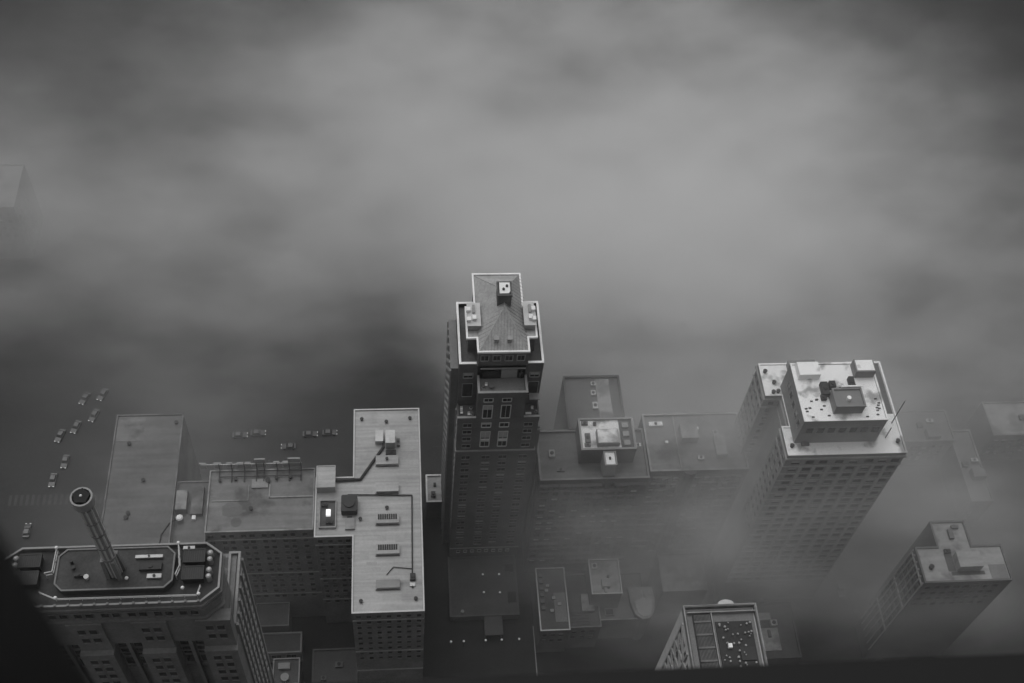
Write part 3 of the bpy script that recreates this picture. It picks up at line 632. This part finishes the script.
# ------------------------------------------------------------------ block at the lower edge with the trellised side
t = Thing('trellised_block', (65,83,0), 'dark block with a railed plant roof and a latticed pale side wall', 'office block')
FP = rect(57.3,72.4,66,96.4)
t.part('wall', MB().prism(FP, 0, 87.6), 'trim')
t.part('roof', MB().prism(offset(FP,-.6), 87.3, 87.9), 'roofg')
p_ = t.part('parapet', MB().ring(offset(FP,.04), .32, 87.2, 88.9), 'roofg'); t.part('coping', MB().ring(offset(FP,.1), .2, 88.9, 89.02), 'roofm', parent=p_)
t.part('parapet', MB().box(58.0,72.2,94.9,95.1,87.8,88.8), 'roofm')
t.part('plant_deck', MB().box(59.0,62.6,67,94.6,87.8,88.4), 'dark')
q = MB()
for k in range(12): q.box(59.25+k*.28,59.37+k*.28,67,94.5,88.35,88.62)
for k in range(10): q.box(59.1,62.5,68+k*2.75,68.4+k*2.75,88.4,88.8)
t.part('louvre', q, 'dullgrey')
t.part('walkway', MB().box(62.75,62.95,67,95,88,88.7), 'roofm')
t.part('plant_well', MB().box(63.5,71.0,67,93.0,87.8,88.3), 'black')
q = MB(); random.seed(11)
for i in range(64):
    x = random.uniform(63.9,70.6); y = random.uniform(76,92.6); q.tube((x,y,88.2), (x,y,88.75), random.uniform(.13,.26), n=8)
t.part('vent_cap', q, 'stone', stuff=True)
t.part('hatch', MB().box(65.2,66.0,87.2,88.1,88.2,89.0), 'cope'); t.part('deck_plate', MB().box(67.6,70.6,84.6,87.4,88.25,88.55), 'dark')
arc = [(66.2+1.7*math.cos(math.pi*k/10), 96.45+1.0*math.sin(math.pi*k/10)) for k in range(11)]
t.part('canopy', MB().prism(arc, 88.3, 89.1), 'metal')
q = MB()
for k in range(9):
    z = 86-k*4.2
    for s_ in (1,-1): q.bar((57.2,88+(5.5 if s_ > 0 else -7), z), (57.2,88+(-7 if s_ > 0 else 5.5), z-8), .5)
for y in (80.9,87.2,93.6): q.bar((57.2,y,86.5), (57.2,y,40), .4)
t.part('trellis', q, 'metal')
t.win('w', 57.3, [(y, 84-3.4*k) for k in range(8) for y in (82,84.8,87.6,90.4,92.6)], 1.7, 2.2, 'dark', 'stone'); t.done()

# ------------------------------------------------------------------ low court building
t = Thing('court_building', (47,132,0), 'low dark building of roof terraces edged with pale parapets', 'building')
roofset(t, rect(36.5,44.4,122.2,140.2), 15, 'brick', 'roofd', .5, .25, 'metal', cw=.34)
roofset(t, rect(44.5,53,123.2,138.6), 14, 'brick', 'roofd', .5, .25, 'roofm', cw=.3)
roofset(t, rect(53.1,66,125.4,138.9), 13, 'brick', 'roofg', .5, .25, 'roofm', cw=.3)
roofset(t, rect(50.2,58.3,129.0,139.0), 22, 'brick', 'roofm', .5, .25, 'metal', cw=.34, z0=13)
t.part('roof_house', MB().box(53,55.1,130.6,132.8,22,23.6).box(53.6,54.3,129.3,130.6,22,23), 'stone'); unit(t, 51.6, 137, 22, 1.5, 1.6, .9, 'metal'); unit(t, 55, 134, 22, .6, .6, .7, 'dark', fan=False)
t.part('roof_house', MB().box(48.2,51.6,127.4,132.2,14,15.6), 'roofm'); t.part('skylight', MB().box(54.6,57,126.6,128.6,13,13.6).ring(rect(54.6,57,126.6,128.6), .15, 13.6, 13.8, 1), ['glass','stone'])
q = MB()
for k in range(6): q.box(37.2,38.2,137.6-k*1.9,138.6-k*1.9,15,15.7)
t.part('planter', q, 'dullgrey')
for x, y in ((39.4,135),(39.0,133.6),(40.8,131.4),(42.2,129.6),(40,127.8)): unit(t, x, y, 15, .9, .8, .7, 'stone', fan=False)
q = MB()
for k in range(5): q.box(45,50,124+k*.9,124.12+k*.9,14.1,14.3)
t.part('trellis', q, 'dullgrey'); t.part('roof_slab', MB().box(40.8,44,124.6,133,15,15.25), 'roofg')
t.win('s', 122.2, [(37.8+2.2*k, z) for z in (12.4,8.8) for k in range(3)], 1.2, 1.5, 'plain', 'brick'); t.win('s', 123.2, [(46+2.4*k, z) for z in (11.6,8) for k in range(3)], 1.2, 1.5, 'plain', 'brick'); t.done()
t = Thing('apse_pavilion', (64.5,131,0), 'low building with a pale rounded roof like a shield', 'pavilion')
sh = [(66.3,124.6),(67.7,126.2),(68.4,129.6),(68.0,133.2),(61.8,133.4),(61.9,129.2),(62.8,125.8),(64.4,124.4)]
sh = [(x-.2,y+.2) for x,y in sh][::1]
t.part('wall', MB().prism(sh, .1, 15.2), 'brick'); t.part('roof', MB().prism(offset(sh,.15), 15.2, 15.6), 'roofm'); t.part('ridge', MB().bar((64.9,125.4,15.7), (65,132.8,15.7), .25), 'metal')
t.part('roof_slab', MB().prism(offset([(66,125),(67.2,126.4),(67.4,129.6),(65,130.6),(62.6,129.4),(63,126.2),(64.4,124.9)], -.1), 15.55, 15.9), 'roofw'); t.done()
t = Thing('plain_roof_building', (77,137,0), 'low building with a plain pale grey roof behind the trellised block', 'building')
roofset(t, rect(70.6,83,131.4,142.4), 17, 'brick', 'roofm', .3, .25, 'roofm', cw=.3); t.done()
t = Thing('corner_building', (96,117,0), 'low dark building with pale patchy roof terraces beside the trellised block', 'building')
roofset(t, rect(84,106,112.5,128), 14, 'brick', 'roofd', .4, .25, 'roofd'); t.part('roof_patch', MB().prism(rect(94.5,101,114.6,121), 14, 14.4), 'roofm'); t.part('roof_patch', MB().prism(rect(95.5,99.6,123.2,125.2), 14, 14.9), 'roofm')
unit(t, 95.2, 122.2, 14, 1.6, 1.3, .9, 'metal'); unit(t, 100.2, 122.3, 14, 1.8, 1.6, 1, 'metal'); unit(t, 98.4, 119.3, 14, .8, 2, .9, 'dullgrey', fan=False); unit(t, 88, 122, 14, 4.8, 2.4, .4, 'dullgrey', fan=False); unit(t, 91.6, 116.4, 14, .8, .8, .6, 'stone', fan=False); t.done()

# ------------------------------------------------------------------ buildings fading out at the right and left edges
t = Thing('gridded_block', (139,124,0), 'dim block with a gridded side wall and patchy pale roof, low at right', 'apartment block')
GP = [(128.4,116.6),(151,116.6),(151,126.2),(143.2,126.2),(143.2,133.2),(134.2,133.2),(134.2,126.2),(128.4,126.2)]
roofset(t, GP, 50, 'brick2', 'roofm', .3, .35, 'brick2')
t.part('roof_house', MB().prism(rect(137.5,143.5,119.5,123.6), 50, 52.6), 'roofm'); unit(t, 138.6, 129.4, 50, 1.2, 2.6, 1, 'dullgrey', fan=False); unit(t, 140.2, 131.4, 50, 1.8, .9, .9, 'dullgrey', fan=False); t.part('roof_patch', MB().box(136,144.6,118.4,119.4,49.9,50.1).box(135.4,137.4,119.5,124.4,49.9,50.1), 'roofd'); t.part('roof_patch', MB().box(146,150.4,117.2,121,49.9,50.12), 'roofg')
pipe_vent(t, 131, 120.6, 50, 1, .5); unit(t, 136.4, 124.8, 50, 1.6, 1, .8, 'dark')
q = MB()
for y in (117,118.9,120.8,122.7,124.6,126): q.box(128.1,128.5,y-.12,y+.12,6,49.4)
for k in range(3): q.box(128.12,128.52,116.7,126.1,20+k*14,20.5+k*14)
t.part('pilaster', q, 'metal')
t.win('w', 128.4, [(y, 47.4-3.3*k) for k in range(10) for y in (117.95,119.85,121.75,123.65,125.3)], 1.2, 1.9, 'dark', 'brick2')
t.win('s', 116.6, [(130+2.5*k, 47.4-3.3*j) for j in range(4) for k in range(8)], 1.3, 1.6, 'dark', 'brick2'); t.done()
for (x0,x1,y0,y1,z,rm,nm,lb) in ((180.3,206,179.2,191.3,15,'roofm','pale_roof_block','hazy block with a broad pale roof cut by the right edge'),
                           (152.1,167.7,177.8,188.7,15,'roofo','parapet_block','hazy grey roofed block directly behind the stone block flagpole'),
                           (168.2,175,158.5,183.1,12,'roofo','long_roof_block','dim long roofed block between the two hazy right hand roofs'),
                           (-146,-120.6,265.5,284.5,25,'roofn','misty_tower','grey slab roof of a tower looming in mist at the left edge')):
    cx, cy = (x0+x1)/2, (y0+y1)/2
    t = Thing(nm, (cx,cy,0), lb, 'building')
    roofset(t, rect(x0,x1,y0,y1), z, 'brick2', rm, .4, .35, 'roofn')
    unit(t, cx-2, cy, z, 1.6, 1.6, 1.2, 'dark'); unit(t, cx+1.5, cy+1.5, z, 2.2, 1.2, 1, 'metal'); t.part('roof_house', MB().prism(rect(cx-1,cx+3,cy-5,cy-2), z, z+2.2), rm)
    t.win('s', y0, [(x0+2+2.6*k, z-3-3.3*j) for j in range(4 if z > 20 else 3) for k in range(int((x1-x0-2)/2.6))], 1.3, 1.6, 'plain', 'brick2')
    if x0 < 0: t.win('e', x1, [(y0+2+2.6*k, z-3-3.3*j) for j in range(8) for k in range(5)], 1.3, 1.6, 'plain', 'brick2')
    t.done()

# ------------------------------------------------------------------ cars
def car_parts():
    b_ = MB()
    pr_ = [(-2.2,.35),(2.2,.35),(2.25,.7),(1.2,.9),(-2.1,.95),(-2.25,.6)]
    n = len(pr_); b_.add([(-.88,x,z) for x,z in pr_]+[(.88,x,z) for x,z in pr_], [list(range(n)),list(range(n,2*n))[::-1]]+[(i+1 if i+1 < n else 0,i,n+i,n+(i+1)%n) for i in range(n)])
    c_ = MB().prism(rect(-.8,.8,-1.7,.9), .92, 1.42, top=rect(-.66,.66,-1.2,.25)); rfp = MB().prism(rect(-.62,.62,-1.15,.2), 1.4, 1.46)
    return b_, c_, rfp
cb, cc, cr = car_parts()
proto = {}
def car(x, y, rz, paint, label, lights=True, group='cars on the streets'):
    if paint not in proto:
        proto[paint] = [('body', cb.mesh('body', paint)), ('cabin', cc.mesh('cabin', 'glass')), ('car_roof', cr.mesh('car_roof', paint))]
        proto['wheel'] = MB().tube((-.1,0,0), (.1,0,0), .33, n=12).mesh('wheel', 'tyre'); proto['headlight'] = MB().box(-.2,.2,-.05,.05,-.1,.1).mesh('headlight', 'head')
    o = bpy.data.objects.new('parked_car' if not lights else 'car', None); COL.objects.link(o); o.location = (x,y,.03); o.rotation_euler.z = rz
    o['label'] = label; o['category'] = 'car'; o['group'] = group
    def put(n, me, loc):
        p = bpy.data.objects.new(n, me); COL.objects.link(p); p.parent = o; p.location = loc
    for n, me in proto[paint]: put(n, me, (0,0,0))
    for a in (-.85,.85):
        for c in (-1.4,1.4): put('wheel', proto['wheel'], (a,c,.33))
    if lights:
        for a in (-.6,.6): put('headlight', proto['headlight'], (a,2.25,.66))
S = math.pi
for x, y, rz, p, l in ((-101.6,195.6,S-.3,'carw','pale car northernmost but one in the left avenue curve'),(-97.4,198.6,S-.3,'carw','pale car beside the bend of the lakefront road'),
    (-96.2,208.9,S-.4,'carg','grey car farthest up the avenue curve'),(-91,210.2,S-.4,'carw','pale car nearest the hotel on the far avenue curve'),(-92.6,202.6,S-.35,'carw','pale car ahead of the grey car on the bend'),
    (-98.8,186.6,S-.1,'carg','grey car just north of the crosswalk'),(-101.4,180.4,S-.05,'carw','pale car stopped at the crosswalk'),(-106,164,0,'card','dark car south of the crosswalk'),(-92,150,0,'carg','grey car south of the crosswalk near the hotel'),
    (-48.4,194.4,-S/2,'carw','pale car leading on the lakefront road behind the hotel sign'),(-43,195,-S/2,'carg','grey car second on the lakefront road behind the hotel sign'),
    (-27.3,194.2,-S/2,'carw','pale car behind the notch between hotel roofs'),(-21.4,194.6,-S/2,'carw','pale car nearest the white hotel wing'),(-33.5,190,S/2,'card','dark car on the inner lane behind the hotel'),
    (102.4,136.0-1.6,S,'carw','pale car in the gap below the stone block'),(126.6,137.6,S,'carw','pale car at the corner of the gridded block')): car(x, y, rz, p, l)

# ------------------------------------------------------------------ mist
def volume(name, build):
    m = bpy.data.materials.new(name); m.use_nodes = True; nt = m.node_tree; nt.nodes.clear()
    o = nt.nodes.new('ShaderNodeOutputMaterial'); v = nt.nodes.new('ShaderNodeVolumePrincipled')
    v.inputs['Color'].default_value = FOG_C; v.inputs['Anisotropy'].default_value = FOG_G
    nt.links.new(v.outputs[0], o.inputs['Volume']); build(nt, v); M[name] = m
FOG_G = 0.1; FOG_C = (.97,.97,.97,1)
HAZE = .0001
def b_haze(nt, v): v.inputs['Density'].default_value = HAZE
volume('haze_air', b_haze)
setting('haze', MB().box(-860,860,-860,860,-1.5,347), 'haze_air', 'stuff')
def b_fog(nt, v):
    N = nt.nodes; L = nt.links
    geo = N.new('ShaderNodeNewGeometry'); sep = N.new('ShaderNodeSeparateXYZ'); L.new(geo.outputs['Position'], sep.inputs[0])
    X, Y, Z = sep.outputs
    def m(op, *a):
        n = N.new('ShaderNodeMath'); n.operation = op
        for i, q in enumerate(a):
            if isinstance(q, (int, float)): n.inputs[i].default_value = q
            else: L.new(q, n.inputs[i])
        return n.outputs[0]
    def ss(v_, a, c, lo=0, hi=1):
        n = N.new('ShaderNodeMapRange'); n.interpolation_type = 'SMOOTHSTEP'; L.new(v_, n.inputs[0])
        for i, q in ((1,a),(2,c),(3,lo),(4,hi)):
            if isinstance(q, (int, float)): n.inputs[i].default_value = q
            else: L.new(q, n.inputs[i])
        return n.outputs[0]
    def noise(sx, sy, sz, det, off=0, rough=.5):
        mp = N.new('ShaderNodeMapping'); mp.inputs['Scale'].default_value = (sx,sy,sz); mp.inputs['Location'].default_value = (off,off*.7,0)
        mp.inputs['Rotation'].default_value = (0,0,.35)
        L.new(geo.outputs['Position'], mp.inputs[0]); n = N.new('ShaderNodeTexNoise'); n.inputs['Scale'].default_value = 1
        n.inputs['Detail'].default_value = det; n.inputs['Roughness'].default_value = rough; L.new(mp.outputs[0], n.inputs['Vector']); return n.outputs['Fac']
    n1 = noise(.010,.016,.012, 3, 21.4); n2 = noise(.022,.050,.04, 6, 9.7, .6); n3 = noise(.040,.090,.07, 6, 4.3, .62)
    def blob(cx, cy, sx, sy):
        a = m('DIVIDE', m('SUBTRACT', X, cx), sx); c = m('DIVIDE', m('SUBTRACT', Y, cy), sy)
        return m('POWER', 2.718, m('MULTIPLY', m('ADD', m('MULTIPLY', a, a), m('MULTIPLY', c, c)), -1))
    yb = m('ADD', ss(X, -20, 45, 205, 178), ss(X, -50, -105, 0, 24))                                         # inland edge of the fog bank
    yy = m('ADD', Y, m('ADD', m('MULTIPLY', m('SUBTRACT', n1, .5), 70), m('MULTIPLY', m('SUBTRACT', n2, .5), 50)))
    bank = ss(m('SUBTRACT', yy, yb), -12, ss(X, -10, 50, 85, 45))
    ztop = m('ADD', m('MULTIPLY_ADD', n1, 50, 42), m('MULTIPLY', n2, 34))
    top = ss(m('SUBTRACT', ztop, Z), 0, 30)
    g = blob(60, 214, m('ADD', 84, ss(X, 60, 0, 0, 14)), m('ADD', 50, ss(Y, 205, 222, 0, 45)))
    tex = m('MULTIPLY', ss(n2, .3, .7, .42, 1.5), m('MULTIPLY', ss(n1, .3, .7, .6, 1.4), ss(n3, .34, .66, .4, 1.6)))
    dens = m('MULTIPLY', m('MULTIPLY', bank, top), m('MULTIPLY', m('MULTIPLY', g, tex), FOG_D))
    # thinner mist drifting between the blocks
    drift = m('MULTIPLY', ss(n2, .32, .68, .25, 1.75), ss(n3, .3, .7, .55, 1.45))
    low = m('MULTIPLY', m('MULTIPLY', blob(81, 151, ss(X, 78, 84, 35, 34), 25), ss(Z, 88, 42)), MIST_D)
    vl = m('MULTIPLY', m('MULTIPLY', m('MULTIPLY', blob(-36, 228, 72, ss(Y, 222, 234, 23, 46)), m('SUBTRACT', 1, m('MULTIPLY', blob(-2, 208, 15, 18), .8))), ss(Z, 100, 30)), VEIL_D)
    vh = m('MULTIPLY', m('MULTIPLY', blob(-52, 152, 30, 32), ss(Z, 96, 40)), HOTEL_D)
    vr = m('MULTIPLY', m('MULTIPLY', blob(172, 216, 58, 42), ss(Z, 96, 30)), RIGHT_D)
    vt = m('MULTIPLY', m('MULTIPLY', blob(-128, 262, 34, 34), ss(Z, 90, 20)), .016)
    vs = m('MULTIPLY', m('MULTIPLY', blob(104, 154, 24, 25), m('MULTIPLY', ss(Z, 108, 84), ss(Z, 15, 60))), .014)
    low = m('ADD', low, m('ADD', vs, m('MULTIPLY', m('MULTIPLY', m('ADD', blob(140, 128, 22, 18), m('MULTIPLY', blob(172, 172, 30, 20), .35)), ss(Z, 92, 40)), .02)))
    sum_ = m('MULTIPLY', m('ADD', m('ADD', low, vl), m('ADD', vh, m('ADD', vr, vt))), drift)
    L.new(m('ADD', dens, sum_), v.inputs['Density'])
FOG_D = .09; MIST_D = .064; VEIL_D = .015; HOTEL_D = .0055; RIGHT_D = .0085
FOG_C = (.9,.9,.9,1)
volume('fog_air', b_fog)
setting('fog_bank', MB().box(-330,420,108,560,.6,118), 'fog_air', 'stuff')
EXPO = -0.04

# ------------------------------------------------------------------ camera
P, YW, RL = 0.937059682, 0.161137991, -0.115215875
fw = Vector((math.sin(YW)*math.cos(P), math.cos(YW)*math.cos(P), -math.sin(P)))
rt = Vector((math.cos(YW), -math.sin(YW), 0)); dn = fw.cross(rt)
r2 = math.cos(RL)*rt+math.sin(RL)*dn; d2 = -math.sin(RL)*rt+math.cos(RL)*dn
cam = bpy.data.cameras.new('camera'); co = bpy.data.objects.new('camera', cam); COL.objects.link(co)
mw = Matrix((r2, -d2, -fw)).transposed().to_4x4(); mw.translation = (0, 0, 315); co.matrix_world = mw
cam.sensor_width = 36; cam.lens = 1191.168/1024*36; cam.clip_start = .05; cam.clip_end = 6000
cam.dof.use_dof = True; cam.dof.focus_distance = 250; cam.dof.aperture_fstop = 1.7
sc.camera = co

# ------------------------------------------------------------------ light
SUN_EL, SUN_AZ = R(68), R(-25)          # azimuth from north (+y) towards east (+x)
w = bpy.data.worlds.new('World'); sc.world = w; w.use_nodes = True
nt = w.node_tree; bg = nt.nodes['Background']
sky = nt.nodes.new('ShaderNodeTexSky'); sky.sky_type = 'NISHITA'; sky.sun_disc = False
sky.sun_elevation = SUN_EL; sky.sun_rotation = SUN_AZ; sky.dust_density = 4
bw = nt.nodes.new('ShaderNodeRGBToBW'); nt.links.new(sky.outputs[0], bw.inputs[0]); nt.links.new(bw.outputs[0], bg.inputs[0])
bg.inputs[1].default_value = .11
sun = bpy.data.lights.new('sun', 'SUN'); sun.energy = .6; sun.angle = R(60)
so = bpy.data.objects.new('sun', sun); COL.objects.link(so)
d = Vector((math.sin(SUN_AZ)*math.cos(SUN_EL), math.cos(SUN_AZ)*math.cos(SUN_EL), math.sin(SUN_EL)))
so.rotation_euler = d.to_track_quat('Z', 'Y').to_euler(); so.location = d*900

sc.view_settings.view_transform = 'Standard'; sc.view_settings.look = 'None'
sc.view_settings.gamma = 1; sc.view_settings.use_curve_mapping = False; sc.view_settings.exposure = EXPO
sc.render.engine = 'CYCLES'
cy = sc.cycles
cy.use_denoising = True; cy.volume_bounces = 12; cy.max_bounces = 16; cy.diffuse_bounces = 3; cy.glossy_bounces = 2
cy.transparent_max_bounces = 16; cy.volume_step_rate = 1.2; cy.volume_max_steps = 512
